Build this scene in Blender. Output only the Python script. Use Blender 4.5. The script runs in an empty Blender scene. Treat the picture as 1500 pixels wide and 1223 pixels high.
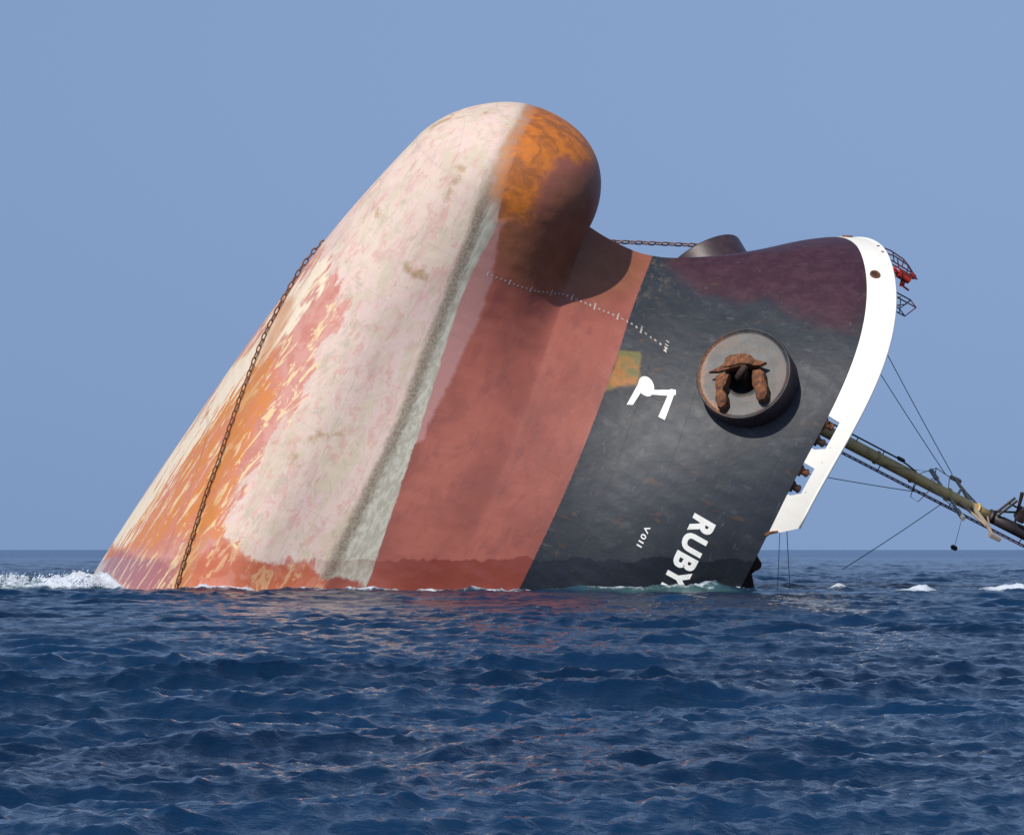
import bpy, bmesh, math, random
import numpy as np
from mathutils import Vector, Matrix
random.seed(7)
rng = np.random.default_rng(11)
scene = bpy.context.scene
COL = scene.collection

# ------------------------------------------------------------------ camera, sky, sun, exposure
DIST, CAMZ = 150.0, 2.0
cam_data = bpy.data.cameras.new("camera")
cam = bpy.data.objects.new("camera", cam_data); COL.objects.link(cam)
cam.location = (0, -DIST, CAMZ); cam.rotation_euler = (math.radians(90), 0, 0)
cam_data.sensor_width = 36.0; cam_data.lens = 108.0
cam_data.shift_y = 193.5/1500.0
cam_data.clip_start = 0.5; cam_data.clip_end = 60000
scene.camera = cam

SUNV = Vector((-0.355, -0.67, 0.675)).normalized()          # towards the sun
SUN_EL = math.asin(SUNV.z); SUN_AZ = math.atan2(SUNV.x, SUNV.y)
world = bpy.data.worlds.new("World"); scene.world = world
world.use_nodes = True
wn, wl = world.node_tree.nodes, world.node_tree.links
wn.clear()
w_out = wn.new("ShaderNodeOutputWorld"); w_bg = wn.new("ShaderNodeBackground")
sky = wn.new("ShaderNodeTexSky"); sky.sky_type = 'NISHITA'; sky.sun_disc = False
sky.sun_elevation = SUN_EL; sky.sun_rotation = SUN_AZ
sky.air_density = 1.0; sky.dust_density = 0.3; sky.ozone_density = 2.0
w_tc = wn.new("ShaderNodeTexCoord"); w_sep = wn.new("ShaderNodeSeparateXYZ")
w_m = wn.new("ShaderNodeMath"); w_m.operation = 'MULTIPLY_ADD'; w_m.inputs[1].default_value = 1.3; w_m.inputs[2].default_value = -0.42
w_m2 = wn.new("ShaderNodeMath"); w_m2.operation = 'MULTIPLY_ADD'; w_m2.inputs[2].default_value = 0.42
w_cmb = wn.new("ShaderNodeCombineXYZ")
wl.new(w_tc.outputs['Generated'], w_sep.inputs[0])
wl.new(w_sep.outputs[0], w_cmb.inputs[0]); wl.new(w_sep.outputs[1], w_cmb.inputs[1])
w_abs = wn.new("ShaderNodeMath"); w_abs.operation = 'ABSOLUTE'
wl.new(w_sep.outputs[2], w_abs.inputs[0]); wl.new(w_abs.outputs[0], w_m.inputs[0]); wl.new(w_m.outputs[0], w_m2.inputs[0]); wl.new(w_abs.outputs[0], w_m2.inputs[1]); wl.new(w_m2.outputs[0], w_cmb.inputs[2])
wl.new(w_cmb.outputs[0], sky.inputs['Vector'])
w_mix = wn.new("ShaderNodeMix"); w_mix.data_type = 'RGBA'; w_mix.blend_type = 'MULTIPLY'
w_mix.inputs[0].default_value = 1.0; w_mix.inputs[7].default_value = (1.10, 1.0, .96, 1)
wl.new(sky.outputs[0], w_mix.inputs[6]); wl.new(w_mix.outputs[2], w_bg.inputs[0])
w_bg.inputs[1].default_value = 0.15
wl.new(w_bg.outputs[0], w_out.inputs[0])

sun_d = bpy.data.lights.new("sun", 'SUN'); sun_d.energy = 4.0; sun_d.angle = math.radians(0.6)
sun_d.color = (1.0, 0.95, 0.87)
sun = bpy.data.objects.new("sun", sun_d); COL.objects.link(sun)
sun.rotation_euler = SUNV.to_track_quat('Z', 'Y').to_euler(); sun.location = (-60, -90, 90)

scene.view_settings.view_transform = 'Standard'; scene.view_settings.look = 'None'
scene.view_settings.exposure = 0.0; scene.view_settings.gamma = 1.0

# ------------------------------------------------------------------ helpers
def tag(o, label=None, cat=None, group=None, kind=None):
    if label: o['label'] = label
    if cat: o['category'] = cat
    if group: o['group'] = group
    if kind: o['kind'] = kind
    return o
def np_mesh(name, verts, faces, mat, parent=None, smooth=True, attrs=None):
    me = bpy.data.meshes.new(name)
    me.from_pydata([tuple(v) for v in verts] if not isinstance(verts, np.ndarray) else verts.tolist(), [],
                   faces if not isinstance(faces, np.ndarray) else faces.tolist())
    if attrs:
        for k, a in attrs.items():
            at = me.attributes.new(k, 'FLOAT', 'POINT'); at.data.foreach_set('value', np.asarray(a, dtype=np.float32))
    me.materials.append(mat)
    if smooth: me.polygons.foreach_set('use_smooth', [True]*len(me.polygons))
    me.update()
    o = bpy.data.objects.new(name, me); COL.objects.link(o)
    if parent: o.parent = parent
    return o
def bm_obj(name, bm, mat, parent=None, smooth=False):
    me = bpy.data.meshes.new(name); bm.normal_update(); bm.to_mesh(me); bm.free()
    me.materials.append(mat)
    if smooth: me.polygons.foreach_set('use_smooth', [True]*len(me.polygons))
    o = bpy.data.objects.new(name, me); COL.objects.link(o)
    if parent: o.parent = parent
    return o
def add_tube(bm, pts, r, seg=8, r_end=None, cap=True):
    pts = [Vector(p) for p in pts]; rings = []
    n = len(pts); ref = None
    for i, p in enumerate(pts):
        t = (pts[min(i+1, n-1)]-pts[max(i-1, 0)]).normalized()
        if ref is None:
            ref = Vector((0, 0, 1)) if abs(t.z) < .9 else Vector((1, 0, 0))
        a = (ref - t*ref.dot(t)).normalized(); b = t.cross(a); ref = a
        rr = r if r_end is None else r+(r_end-r)*i/(n-1)
        rings.append([bm.verts.new(p+a*rr*math.cos(2*math.pi*k/seg)+b*rr*math.sin(2*math.pi*k/seg)) for k in range(seg)])
    for r0, r1 in zip(rings[:-1], rings[1:]):
        for k in range(seg):
            bm.faces.new((r0[k], r0[(k+1) % seg], r1[(k+1) % seg], r1[k]))
    if cap:
        bm.faces.new(rings[0][::-1]); bm.faces.new(rings[-1])
def add_box(bm, c, s, rot=None, bev=0.0):
    r = bmesh.ops.create_cube(bm, size=1.0)
    M = Matrix.Translation(Vector(c)) @ (rot.to_4x4() if rot is not None else Matrix()) @ Matrix.Diagonal((s[0], s[1], s[2], 1))
    bmesh.ops.transform(bm, matrix=M, verts=r['verts'])
    if bev:
        es = list({e for v in r['verts'] for e in v.link_edges})
        bmesh.ops.bevel(bm, geom=es, offset=bev, segments=2, affect='EDGES')

# ------------------------------------------------------------------ material helpers
class NT:
    def __init__(s, name):
        s.m = bpy.data.materials.new(name); s.m.use_nodes = True
        s.n, s.l = s.m.node_tree.nodes, s.m.node_tree.links
        s.b = s.n['Principled BSDF']
    def new(s, t, **k):
        x = s.n.new(t)
        for a, v in k.items(): setattr(x, a, v)
        return x
    def put(s, sock, v):
        if isinstance(v, bpy.types.NodeSocket): s.l.new(v, sock)
        elif isinstance(v, tuple) and len(v) == 3 and sock.type == 'RGBA': sock.default_value = v+(1,)
        else: sock.default_value = v
    def math(s, op, a, b=None, c=None, clamp=False):
        x = s.new("ShaderNodeMath", operation=op, use_clamp=clamp)
        s.put(x.inputs[0], a)
        if b is not None: s.put(x.inputs[1], b)
        if c is not None: s.put(x.inputs[2], c)
        return x.outputs[0]
    def ramp01(s, v, lo, hi):
        x = s.new("ShaderNodeMapRange", interpolation_type='SMOOTHSTEP')
        s.put(x.inputs[0], v); s.put(x.inputs[1], lo); s.put(x.inputs[2], hi); x.inputs[3].default_value = 0; x.inputs[4].default_value = 1
        return x.outputs[0]
    def mix(s, f, a, b, blend='MIX'):
        x = s.new("ShaderNodeMix", data_type='RGBA', blend_type=blend)
        s.put(x.inputs[0], f); s.put(x.inputs[6], a); s.put(x.inputs[7], b)
        return x.outputs[2]
    def obj(s): return s.new("ShaderNodeTexCoord").outputs['Object']
    def pos(s): return s.new("ShaderNodeNewGeometry").outputs['Position']
    def mapv(s, v, sc=(1, 1, 1), loc=(0, 0, 0), rot=(0, 0, 0)):
        x = s.new("ShaderNodeMapping"); s.put(x.inputs[0], v); x.inputs[1].default_value = loc; x.inputs[2].default_value = rot; x.inputs[3].default_value = sc
        return x.outputs[0]
    def noise(s, v, scale, detail=4, rough=.55, dist=0.0):
        x = s.new("ShaderNodeTexNoise"); s.put(x.inputs['Vector'], v); x.inputs['Scale'].default_value = scale
        x.inputs['Detail'].default_value = detail; x.inputs['Roughness'].default_value = rough; x.inputs['Distortion'].default_value = dist
        return x.outputs[0]
    def attr(s, name):
        x = s.new("ShaderNodeAttribute"); x.attribute_name = name; return x.outputs['Fac']
    def bump(s, h, strength=.3, dist=.05, normal=None):
        x = s.new("ShaderNodeBump"); x.inputs['Strength'].default_value = strength; x.inputs['Distance'].default_value = dist
        s.put(x.inputs['Height'], h)
        if normal is not None: s.l.new(normal, x.inputs['Normal'])
        return x.outputs[0]
    def done(s, col=None, rough=None, normal=None, spec=None, metal=None):
        if col is not None: s.put(s.b.inputs['Base Color'], col)
        if rough is not None: s.put(s.b.inputs['Roughness'], rough)
        if normal is not None: s.l.new(normal, s.b.inputs['Normal'])
        if spec is not None: s.put(s.b.inputs['Specular IOR Level'], spec)
        if metal is not None: s.put(s.b.inputs['Metallic'], metal)
        return s.m
def worn(name, base, dirt, amount=.45, scale=2.5, rough=.55, rust=None, rust_t=.62):
    t = NT(name); o = t.obj()
    c = t.mix(t.math('MULTIPLY', t.ramp01(t.noise(o, scale, 6, .65), .45, .7), amount), base, dirt)
    if rust: c = t.mix(t.ramp01(t.noise(t.mapv(o, (.6, 1, 1.3), (3, 8, 1)), scale*1.7, 5, .7), rust_t, rust_t+.08), c, rust)
    return t.done(c, rough, t.bump(t.noise(o, scale*6, 4), .25, .02))

# ------------------------------------------------------------------ the ship's own axes (length, port, height) in the world
PX, PZ, ANG = .11, -.38, 29.0
_pt = math.sqrt(1-PX*PX-PZ*PZ)
P = np.array([PX, -_pt, PZ])
_sa, _ca = math.sin(math.radians(ANG)), math.cos(math.radians(ANG))
F = np.array([_sa, (PX*_sa+PZ*_ca)/_pt, _ca]); F /= np.linalg.norm(F)
U = np.cross(P, F); U = U if U[0] > 0 else -U
ORG = np.array([-3.36569667, -2.14660603, 20.9857845])
R3 = Matrix((F, P, U)).transposed()
SHIP_M = Matrix.Translation(Vector(ORG)) @ R3.to_4x4()
def place(l, b, h): return ORG+np.multiply.outer(l, F)+np.multiply.outer(b, P)+np.multiply.outer(h, U)
def interp(x, xs, ys):
    xs = np.array(xs, float); ys = np.array(ys, float); m = np.gradient(ys, xs)
    x = np.clip(x, xs[0], xs[-1]); i = np.clip(np.searchsorted(xs, x)-1, 0, len(xs)-2)
    h = xs[i+1]-xs[i]; t = (x-xs[i])/h
    return (2*t**3-3*t**2+1)*ys[i]+(t**3-2*t**2+t)*h*m[i]+(-2*t**3+3*t**2)*ys[i+1]+(t**3-t**2)*h*m[i+1]
LA = -46.
BL = 4.05
def lb(h): return interp(h, [-8,8,9,10,11,12,14,17,19.5,21.2,23], [0,0,-.12,-.15,-.1,.15,1.1,2.85,4.4,5.15,5.7])
def keel(l): return interp(l, [-46,-30,-20,-10,-5,-2.5,0,2.5], [-5.9,-5.25,-4.45,-3.45,-2.7,-2.12,-1.4,-.5])
def bulb_c(l):
    x = np.clip(l/BL, 0, 1); q = (1-x**2.35)**(1/2.35)
    hc = interp(l, [-1,0,1,2,3,4.5], [3.3,3.3,3.48,3.70,3.95,4.25])
    hc = np.where(l <= 0, 3.3, hc)
    return hc, q*(8-hc), q*4.6
HS = [-8,4,8,12,16,19,21,23]
def Wd(h): return interp(h, [-8,4,8,12,16,21,23], [12.6,12.6,12.6,12.8,13,13.3,13.4])
def Lw(h): return interp(h, HS, [22,20,16,13,10,8.5,7.5,7])
def EX(h): return interp(h, HS, [1.25,1.2,1.0,.85,.72,.62,.56,.55])
def bfun(l, h):
    l, h = np.broadcast_arrays(np.asarray(l, float), np.asarray(h, float))
    d = np.maximum(lb(h)-l, 0)
    body = Wd(h)*np.tanh((d/Lw(h))**EX(h)*1.15)
    hc, hr, br = bulb_c(np.maximum(l, 0))
    k = keel(l)
    y = np.clip(np.abs((h-hc)/np.maximum(np.where((l <= 0) & (h < hc), hc-k, hr), 1e-6)), 0, 1)
    bul = br*np.sqrt(np.maximum(1-y**2.2, 0))
    bw = np.clip(-l/10, 0, 1); bw = bw*bw*(3-2*bw)
    qq = (1-(1-np.clip((h-k)/4.0, 0, 1))**2.4)**(1/2.4)
    bul = np.where(h < hc, br*qq, bul)*bw+bul*(1-bw)
    out = ((body*qq)**3+bul**3)**(1/3)
    return np.where(l > 0, np.where(h < 8, bul, body), out)
def sheer(l):
    x = np.clip((l+6)/11, 0, 1); return .95*x*x*(3-2*x)
def border(l):
    x = np.clip((l+3)/4, 0, 1); return 11.3+l*.035+.6*x*x
def band(l): return 19.8+.9*sheer(l)
def rim(l): return 20.95+sheer(l)
def surf(l, h, off=0.0, side=1):
    """point on the shell at (l,h), pushed out by off"""
    l, h = float(l), float(h)
    b = float(bfun(l, h)); e = .04
    bl = (float(bfun(l+e, h))-float(bfun(l-e, h)))/(2*e); bh = (float(bfun(l, h+e))-float(bfun(l, h-e)))/(2*e)
    n = Vector((-bl, 1, -bh)).normalized()
    p = Vector((l, b, h))+n*off
    return (Vector((p.x, side*p.y, p.z)), Vector((n.x, side*n.y, n.z)))

ship = bpy.data.objects.new("sinking_ship", None); COL.objects.link(ship)
ship.matrix_world = SHIP_M
tag(ship, "half sunk cargo ship, bow pointing up from sea, red bottom, black sides, white bulwark", "ship")

# ------------------------------------------------------------------ hull material
MASKS = dict(
    stripe=[(.9,24),(0.31,22.34),(-0.47,20.92),(-0.99,19.66),(-1.72,17.2),(-3.19,13.48),(-5.27,7.9),(-7.12,3.98),(-8.54,1.05),(-9.9,-2)],
    pale=[(2.3,30),(1.4,23.4),(0.81,22.17),(-0.16,19.67),(-0.74,17.23),(-1.92,15.09),(-2.58,13.48),(-3.39,10.9),(-4.4,7.6),(-5.58,4.01),(-6.57,1.05),
          (-7.2,-.5),(-9.1,.6),(-9.65,1.48),(-11.19,1.3),(-12.37,1.64),(-13.56,2.67),(-13.53,3.43),(-12.79,4.73),(-11.59,6.7),(-10.64,7.8),(-9.68,9.95),(-9.06,11.57),(-7.92,13.51),(-8.94,15.89),(-12,20),(-8,30)],
    lilac=[(-.74,17.6),(-.2,17.5),(-0.5,17.21),(-0.9,15.08),(-1.4,13.49),(-2.65,10.61),(-4.2,7.31),(-4.8,6.9),(-3.9,10.8),(-2.9,13.4),(-2.3,15.1),(-1.2,17.23)],
    chainst=[(-10.9,13.9),(-11.48,12.51),(-12.25,10.43),(-12.97,8.41),(-13.68,6.09),(-14.26,4.77),(-14.94,2.63),(-15.72,0.19)],
    edge=[(-6,20),(-8.2,17.2),(-8.94,15.89),(-11.67,12.46),(-13.63,10.55),(-15.58,8.32),(-17.59,5.92),(-19.53,3.39),(-21.0,1.34),(-22.5,-1)],
    orange=[(-13.3,11.9),(-11.4,11.6),(-11.2,9.6),(-12.2,7.6),(-13.3,4.78),(-13.1,2.82),(-14.8,2.7),(-15.9,2.5),(-17.2,1.9),(-20.34,2.16),(-18.77,4.27),(-15.9,7.62)],
    lowred=[(-22,-3),(-21,2.3),(-18,1.6),(-15,1.2),(-13.6,2.7),(-12.37,1.64),(-11.19,1.3),(-9.65,1.5),(-9,.8),(-7,.7),(-7,-3)],
    rust=[(1.0,25),(1.0,23.4),(0.8,22.3),(0.15,21.3),(-.2,20.09),(-0.55,18.66),(-0.47,17.8),(0.64,17.6),(1.06,18.55),(1.44,19.8),(2.08,20.6),(3.23,20.6),(5,20.9),(6,25)],
    brown=[(-1.62,16.66),(-.8,18.3),(1.29,18.0),(1.9,20.4),(4.16,19.75),(3.6,17.55),(7.2,16.29),(6.14,14.78),(4.3,14.06),(0.33,14.52)],
    mauve=[(-23,-1),(-22,.6),(-19.6,2.2),(-17.5,2.3),(-14.9,1.9),(-15.5,-1)],
    patch=[(5.17,11.57),(6.19,11.45),(6.05,9.9),(4.41,9.62)],
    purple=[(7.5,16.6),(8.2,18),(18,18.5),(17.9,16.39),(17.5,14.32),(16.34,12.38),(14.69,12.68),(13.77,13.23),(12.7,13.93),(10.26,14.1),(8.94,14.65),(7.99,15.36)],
)
SCUFFS = [(-3.9,22.1,-3.1,22.75),(-3.1,22.75,-2.5,22.95),(-1.15,22.85,-.9,22.75),(-2.2,20.4,-3.0,18.7),(-3.0,18.7,-3.3,17.9),(-6.6,18.3,-6.3,18.0),(-9.4,7.2,-8.9,7.4),(-10.2,6.4,-9.9,5.9),(-8.3,7.4,-7.9,7.2),(-4.9,15.3,-4.3,14.9),(-11.2,7.0,-10.6,7.3)]
def poly_sd(x, z, poly):
    poly = np.array(poly); n = len(poly); d = np.full(x.shape, 1e9); ins = np.zeros(x.shape, bool)
    for i in range(n):
        a = poly[i]; b = poly[(i+1) % n]; e = b-a
        wx, wz = x-a[0], z-a[1]; t = np.clip((wx*e[0]+wz*e[1])/(e@e), 0, 1)
        d = np.minimum(d, np.hypot(wx-t*e[0], wz-t*e[1]))
        c = ((a[1] > z) != (b[1] > z)); xx = a[0]+(z-a[1])*e[0]/(e[1] if e[1] else 1e-9)
        ins ^= c & (x < xx)
    return np.clip(np.where(ins, d, -d), -3, 3)
def line_d(x, z, pts):
    pts = np.array(pts); d = np.full(x.shape, 1e9)
    for a, b in zip(pts[:-1], pts[1:]):
        e = b-a; wx, wz = x-a[0], z-a[1]; t = np.clip((wx*e[0]+wz*e[1])/(e@e), 0, 1)
        s = np.sign(wx*e[1]-wz*e[0]); dd = np.hypot(wx-t*e[0], wz-t*e[1])
        d = np.where(dd < np.abs(d), s*dd, d)
    return np.clip(d, -6, 6)

def hull_material():
    t = NT("hull_paint"); o = t.obj()
    A = {k: t.attr("m_"+k) for k in MASKS}
    long = t.mapv(o, (.22, 1, 1))                       # streaks run along the ship
    n_st = t.noise(long, 1.6, 6, .62, .4)               # broad streaks
    n_sf = t.noise(t.mapv(o, (.16, 1, 1), (5, 2, 9)), 5.5, 5, .6, .3)
    n_f = t.noise(o, 9, 6, .65); n_m = t.noise(t.mapv(o, (1, 1, 1), (11, 3, 7)), 1.3, 5, .6, .5)
    n_l = t.noise(t.mapv(o, (.7, 1, 1), (1, 13, 7)), .35, 4, .5, .4)
    def reg(a, amp=.6, soft=.12, nz=None, bias=0.0):
        nn = t.math('MULTIPLY', t.math('SUBTRACT', nz or n_m, .5), amp*2)
        return t.ramp01(t.math('ADD', t.math('ADD', a, nn), bias), -soft, soft)
    # boot red
    red = t.mix(t.ramp01(n_l, .35, .65), (.24, .066, .046), (.32, .092, .064))
    red = t.mix(t.math('MULTIPLY', t.ramp01(n_st, .46, .70), .5), red, (.19, .052, .045))
    red = t.mix(t.math('MULTIPLY', t.ramp01(n_sf, .58, .75), .22), red, (.38, .15, .11))
    # orange brown near the bulb root
    brown = t.mix(t.ramp01(n_m, .35, .65), (.20, .075, .028), (.26, .10, .05))
    col = t.mix(t.math('MULTIPLY', reg(A['brown'], .9, .9), .8), red, brown)
    # black topsides
    blk = t.mix(t.ramp01(n_l, .35, .65), (.011, .015, .022), (.019, .025, .034))
    blk = t.mix(t.math('MULTIPLY', t.ramp01(n_m, .5, .8), .3), blk, (.032, .038, .040))
    blk = t.mix(t.math('MULTIPLY', t.ramp01(t.noise(t.mapv(o, (1, 1, .35), (4, 2, 1)), 1.5, 6, .7), .55, .8), .35), blk, (.075, .045, .036))
    blk = t.mix(t.math('MULTIPLY', t.ramp01(t.noise(t.mapv(o, (1.0, 1, .12), (7, 2, 1)), 2.4, 5, .6), .58, .72), .35), blk, (.085, .092, .10))
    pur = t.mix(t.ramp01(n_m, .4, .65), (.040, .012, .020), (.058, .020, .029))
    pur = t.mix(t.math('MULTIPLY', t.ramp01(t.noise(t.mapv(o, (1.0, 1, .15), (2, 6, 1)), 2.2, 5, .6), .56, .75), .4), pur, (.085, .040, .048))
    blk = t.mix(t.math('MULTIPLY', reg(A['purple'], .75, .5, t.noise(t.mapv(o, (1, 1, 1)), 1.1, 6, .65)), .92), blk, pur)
    rustc = t.mix(t.ramp01(n_m, .38, .62), (.32, .10, .018), (.58, .17, .016))
    rustc = t.mix(t.math('MULTIPLY', t.ramp01(n_sf, .5, .65), .5), rustc, (.34, .12, .05))
    pr = t.mix(t.ramp01(n_m, .42, .6), (.36, .13, .015), (.14, .13, .03))
    blk = t.mix(t.math('MULTIPLY', reg(A['patch'], .35, .12), .85), blk, pr)
    sep = t.new("ShaderNodeSeparateXYZ"); t.l.new(o, sep.inputs[0])
    bor = t.attr("m_border")
    isb = t.ramp01(t.math('ADD', bor, t.math('MULTIPLY', t.math('SUBTRACT', n_f, .5), .10)), -.03, .03)
    # a pale scuffed zone just above the border near the stem
    scf = t.math('MULTIPLY', t.ramp01(t.noise(t.mapv(o, (1, 1, 1), (3, 1, 6)), 2.2, 6, .7), .5, .68), t.ramp01(sep.outputs[0], -2.6, -.4))
    scf = t.math('MULTIPLY', scf, t.math('SUBTRACT', 1, t.ramp01(bor, .4, 1.5)))
    blk = t.mix(t.math('MULTIPLY', scf, .85), blk, (.17, .12, .07))
    col = t.mix(isb, col, blk)
    notb = t.math('SUBTRACT', 1, isb)
    # fouling: pale growth on the bottom
    pale = t.mix(t.ramp01(n_l, .35, .62), (.66, .48, .43), (.66, .52, .42))
    pale = t.mix(t.math('MULTIPLY', t.ramp01(t.noise(t.mapv(o, (.45, 1, 1), (3, 1, 8)), .75, 7, .68, .6), .48, .60), .6), pale, (.52, .46, .31))
    pale = t.mix(t.math('MULTIPLY', t.ramp01(n_st, .50, .66), .75), pale, (.57, .38, .33))
    pale = t.mix(t.math('MULTIPLY', t.ramp01(n_sf, .56, .74), .35), pale, (.68, .60, .52))
    pale = t.mix(t.math('MULTIPLY', t.ramp01(t.noise(o, 14, 5, .75), .62, .72), .35), pale, (.42, .32, .18))
    spots = t.math('MULTIPLY', t.ramp01(t.noise(t.mapv(o, (.8, 1, 1), (9, 9, 1)), 3.2, 6, .7), .66, .72), t.ramp01(n_l, .5, .6))
    pale = t.mix(t.math('MULTIPLY', spots, .8), pale, (.42, .20, .06))
    pale = t.mix(t.math('MULTIPLY', t.ramp01(t.noise(t.mapv(o, (.5, 1, 1), (31, 2, 4)), 2.1, 8, .75, .5), .54, .58), .6), pale, (.60, .33, .28))
    pale = t.mix(t.math('MULTIPLY', t.ramp01(t.noise(t.mapv(o, (.4, 1, 1), (3, 22, 4)), 1.6, 8, .78, .5), .56, .60), .5), pale, (.41, .36, .26))
    pale = t.mix(t.math('MULTIPLY', t.ramp01(t.noise(t.mapv(o, (.10, 1, 1), (3, 9, 14)), 4.5, 4, .6), .58, .66), .35), pale, (.66, .58, .52))
    pale = t.mix(.04, pale, (.30, .25, .22))
    scf_m = t.math('MULTIPLY', t.ramp01(t.math('ADD', t.attr('m_scuff'), t.math('ADD', t.math('MULTIPLY', t.math('SUBTRACT', n_m, .5), 2.2), t.math('MULTIPLY', t.math('SUBTRACT', n_f, .5), .8))), .25, .75), .8)
    pale = t.mix(scf_m, pale, t.mix(t.ramp01(n_f, .4, .6), (.34, .17, .06), (.40, .30, .18)))
    # salmon worn paint between
    sal = t.mix(t.ramp01(n_m, .4, .6), (.50, .20, .15), (.55, .27, .22))
    org = t.mix(t.ramp01(n_st, .4, .6), (.58, .21, .045), (.56, .20, .12))
    streak_y = t.ramp01(t.noise(t.mapv(o, (.22, 1, 1), (21, 5, 3)), 1.7, 7, .70, .8), .54, .575)
    cream = (.72, .56, .30)
    edge = t.math('ADD', A['pale'], t.math('MULTIPLY', t.math('SUBTRACT', n_st, .5), 3.2))
    sd_s = A['stripe']
    left = t.ramp01(sd_s, -.2, .2)                       # left of the bilge stripe
    bot = t.math('MULTIPLY', left, notb)
    # left flank: salmon, with orange area and cream streaks
    flank = t.mix(reg(A['orange'], 1.5, .35, n_m), sal, org)
    flank = t.mix(t.math('MULTIPLY', streak_y, .85), flank, cream)
    kd = t.math('ABSOLUTE', A['edge'])                               # distance in from the far bilge: cream growth there
    rim_n = t.math('ADD', t.math('MULTIPLY', n_st, 4.2), -1.55)
    flank = t.mix(t.math('SUBTRACT', 1, t.ramp01(kd, t.math('SUBTRACT', rim_n, .15), t.math('ADD', rim_n, .15))), flank, (.74, .62, .46))
    low = t.mix(t.ramp01(n_m, .45, .6), (.46, .12, .055), (.50, .17, .10))
    low = t.mix(t.math('MULTIPLY', streak_y, .35), low, cream)
    low = t.mix(reg(A['mauve'], .5, .2, n_st), low, t.mix(t.math('MULTIPLY', streak_y, .8), (.36, .13, .125), cream))
    flank = t.mix(t.math('MULTIPLY', reg(A['lowred'], .8, .15, n_st), .9), flank, low)
    flank_c = flank
    col = t.mix(bot, col, flank)
    col = t.mix(t.math('MULTIPLY', reg(A['lilac'], .25, .12), .75), col, (.42, .22, .20))
    notlow = t.math('SUBTRACT', 1, reg(A['lowred'], .5, .1, n_st, -.1))
    pm = t.math('MULTIPLY', t.math('MULTIPLY', t.ramp01(edge, -.12, .12), left), notb)
    # right edge of the growth is clean along the plating
    col = t.mix(t.math('MULTIPLY', pm, notlow), col, pale)
    rgt = t.math('MULTIPLY', t.math('SUBTRACT', 1, left), t.ramp01(t.math('ADD', A['pale'], t.math('MULTIPLY', t.math('SUBTRACT', n_m, .5), .22)), -.04, .04))
    gry = t.mix(t.ramp01(n_sf, .4, .62), (.34, .32, .25), (.46, .44, .36))
    topf = t.ramp01(t.math('ADD', sep.outputs[0], t.math('MULTIPLY', t.math('SUBTRACT', n_m, .5), 1.5)), -1.2, 1.6)
    gry = t.mix(topf, gry, t.mix(t.ramp01(n_m, .4, .6), (.55, .44, .32), (.42, .36, .22)))
    col = t.mix(t.math('MULTIPLY', rgt, notlow), col, gry)
    cs = t.math('ADD', t.math('ABSOLUTE', A['chainst']), t.math('MULTIPLY', t.math('SUBTRACT', n_st, .5), 1.1))
    cst = t.math('MULTIPLY', t.math('SUBTRACT', 1, t.ramp01(cs, .05, .75)), bot)
    col = t.mix(t.math('MULTIPLY', cst, .65), col, (.48, .18, .045))
    # the dark bilge keel stripe
    sw = t.math('ADD', t.math('ABSOLUTE', t.math('ADD', sd_s, .0)), t.math('ADD', t.math('MULTIPLY', t.math('SUBTRACT', n_f, .5), .12), t.math('MULTIPLY', t.math('SUBTRACT', n_sf, .5), .3)))
    stm = t.math('MULTIPLY', t.math('MULTIPLY', t.math('SUBTRACT', 1, t.ramp01(sw, .08, .46)), notlow), t.math('SUBTRACT', 1, t.math('MULTIPLY', topf, .75)))
    scol = t.mix(t.ramp01(n_f, .4, .6), (.15, .12, .085), (.27, .23, .17))
    col = t.mix(t.math('MULTIPLY', stm, .85), col, scol)
    lit_cheek = t.math('MULTIPLY', t.math('SUBTRACT', 1, t.ramp01(bor, -9, -5)), t.ramp01(sep.outputs[0], -1.5, 1.0))  # lit pinkish plane of the bulb, its light put into the colour
    lit_cheek = t.math('MULTIPLY', lit_cheek, t.math('SUBTRACT', 1, pm))
    col = t.mix(t.math('MULTIPLY', t.math('MULTIPLY', lit_cheek, t.math('SUBTRACT', 1, left)), .45), col, (.34, .13, .10))
    col = t.mix(t.math('MULTIPLY', reg(A['rust'], .6, .5, None, .15), .93), col, rustc)
    runs = t.ramp01(t.noise(t.mapv(o, (1.0, 1, .07), (13, 2, 5)), 3.4, 4, .55), .60, .68)
    runs = t.math('MULTIPLY', runs, t.ramp01(t.noise(t.mapv(o, (.5, 1, .5), (1, 2, 8)), 1.2, 4, .6), .48, .60))
    col = t.mix(t.math('MULTIPLY', t.math('MULTIPLY', runs, isb), .45), col, (.10, .045, .02))
    scr = t.ramp01(t.noise(t.mapv(o, (.10, 1, 1.6), (3, 2, 5)), 4.2, 4, .6), .64, .70)
    col = t.mix(t.math('MULTIPLY', t.math('MULTIPLY', scr, isb), .30), col, (.13, .14, .145))
    chip = t.math('MULTIPLY', t.ramp01(t.noise(t.mapv(o, (.7, 1, 1), (8, 2, 5)), 4.0, 7, .75), .68, .72), t.math('SUBTRACT', 1, pm))
    col = t.mix(t.math('MULTIPLY', chip, .55), col, (.13, .045, .02))
    # plate seams
    br = t.new("ShaderNodeTexBrick"); br.offset = .5
    cmb = t.new("ShaderNodeCombineXYZ"); t.l.new(sep.outputs[0], cmb.inputs[0]); t.l.new(sep.outputs[2], cmb.inputs[1])
    t.l.new(cmb.outputs[0], br.inputs['Vector']); br.inputs['Scale'].default_value = 1.0
    br.inputs['Brick Width'].default_value = 6.5; br.inputs['Row Height'].default_value = 2.1; br.inputs['Mortar Size'].default_value = .018; br.inputs['Mortar Smooth'].default_value = .6
    seam = br.outputs['Fac']
    col = t.mix(t.math('MULTIPLY', seam, .15), col, (.09, .05, .04))
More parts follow.
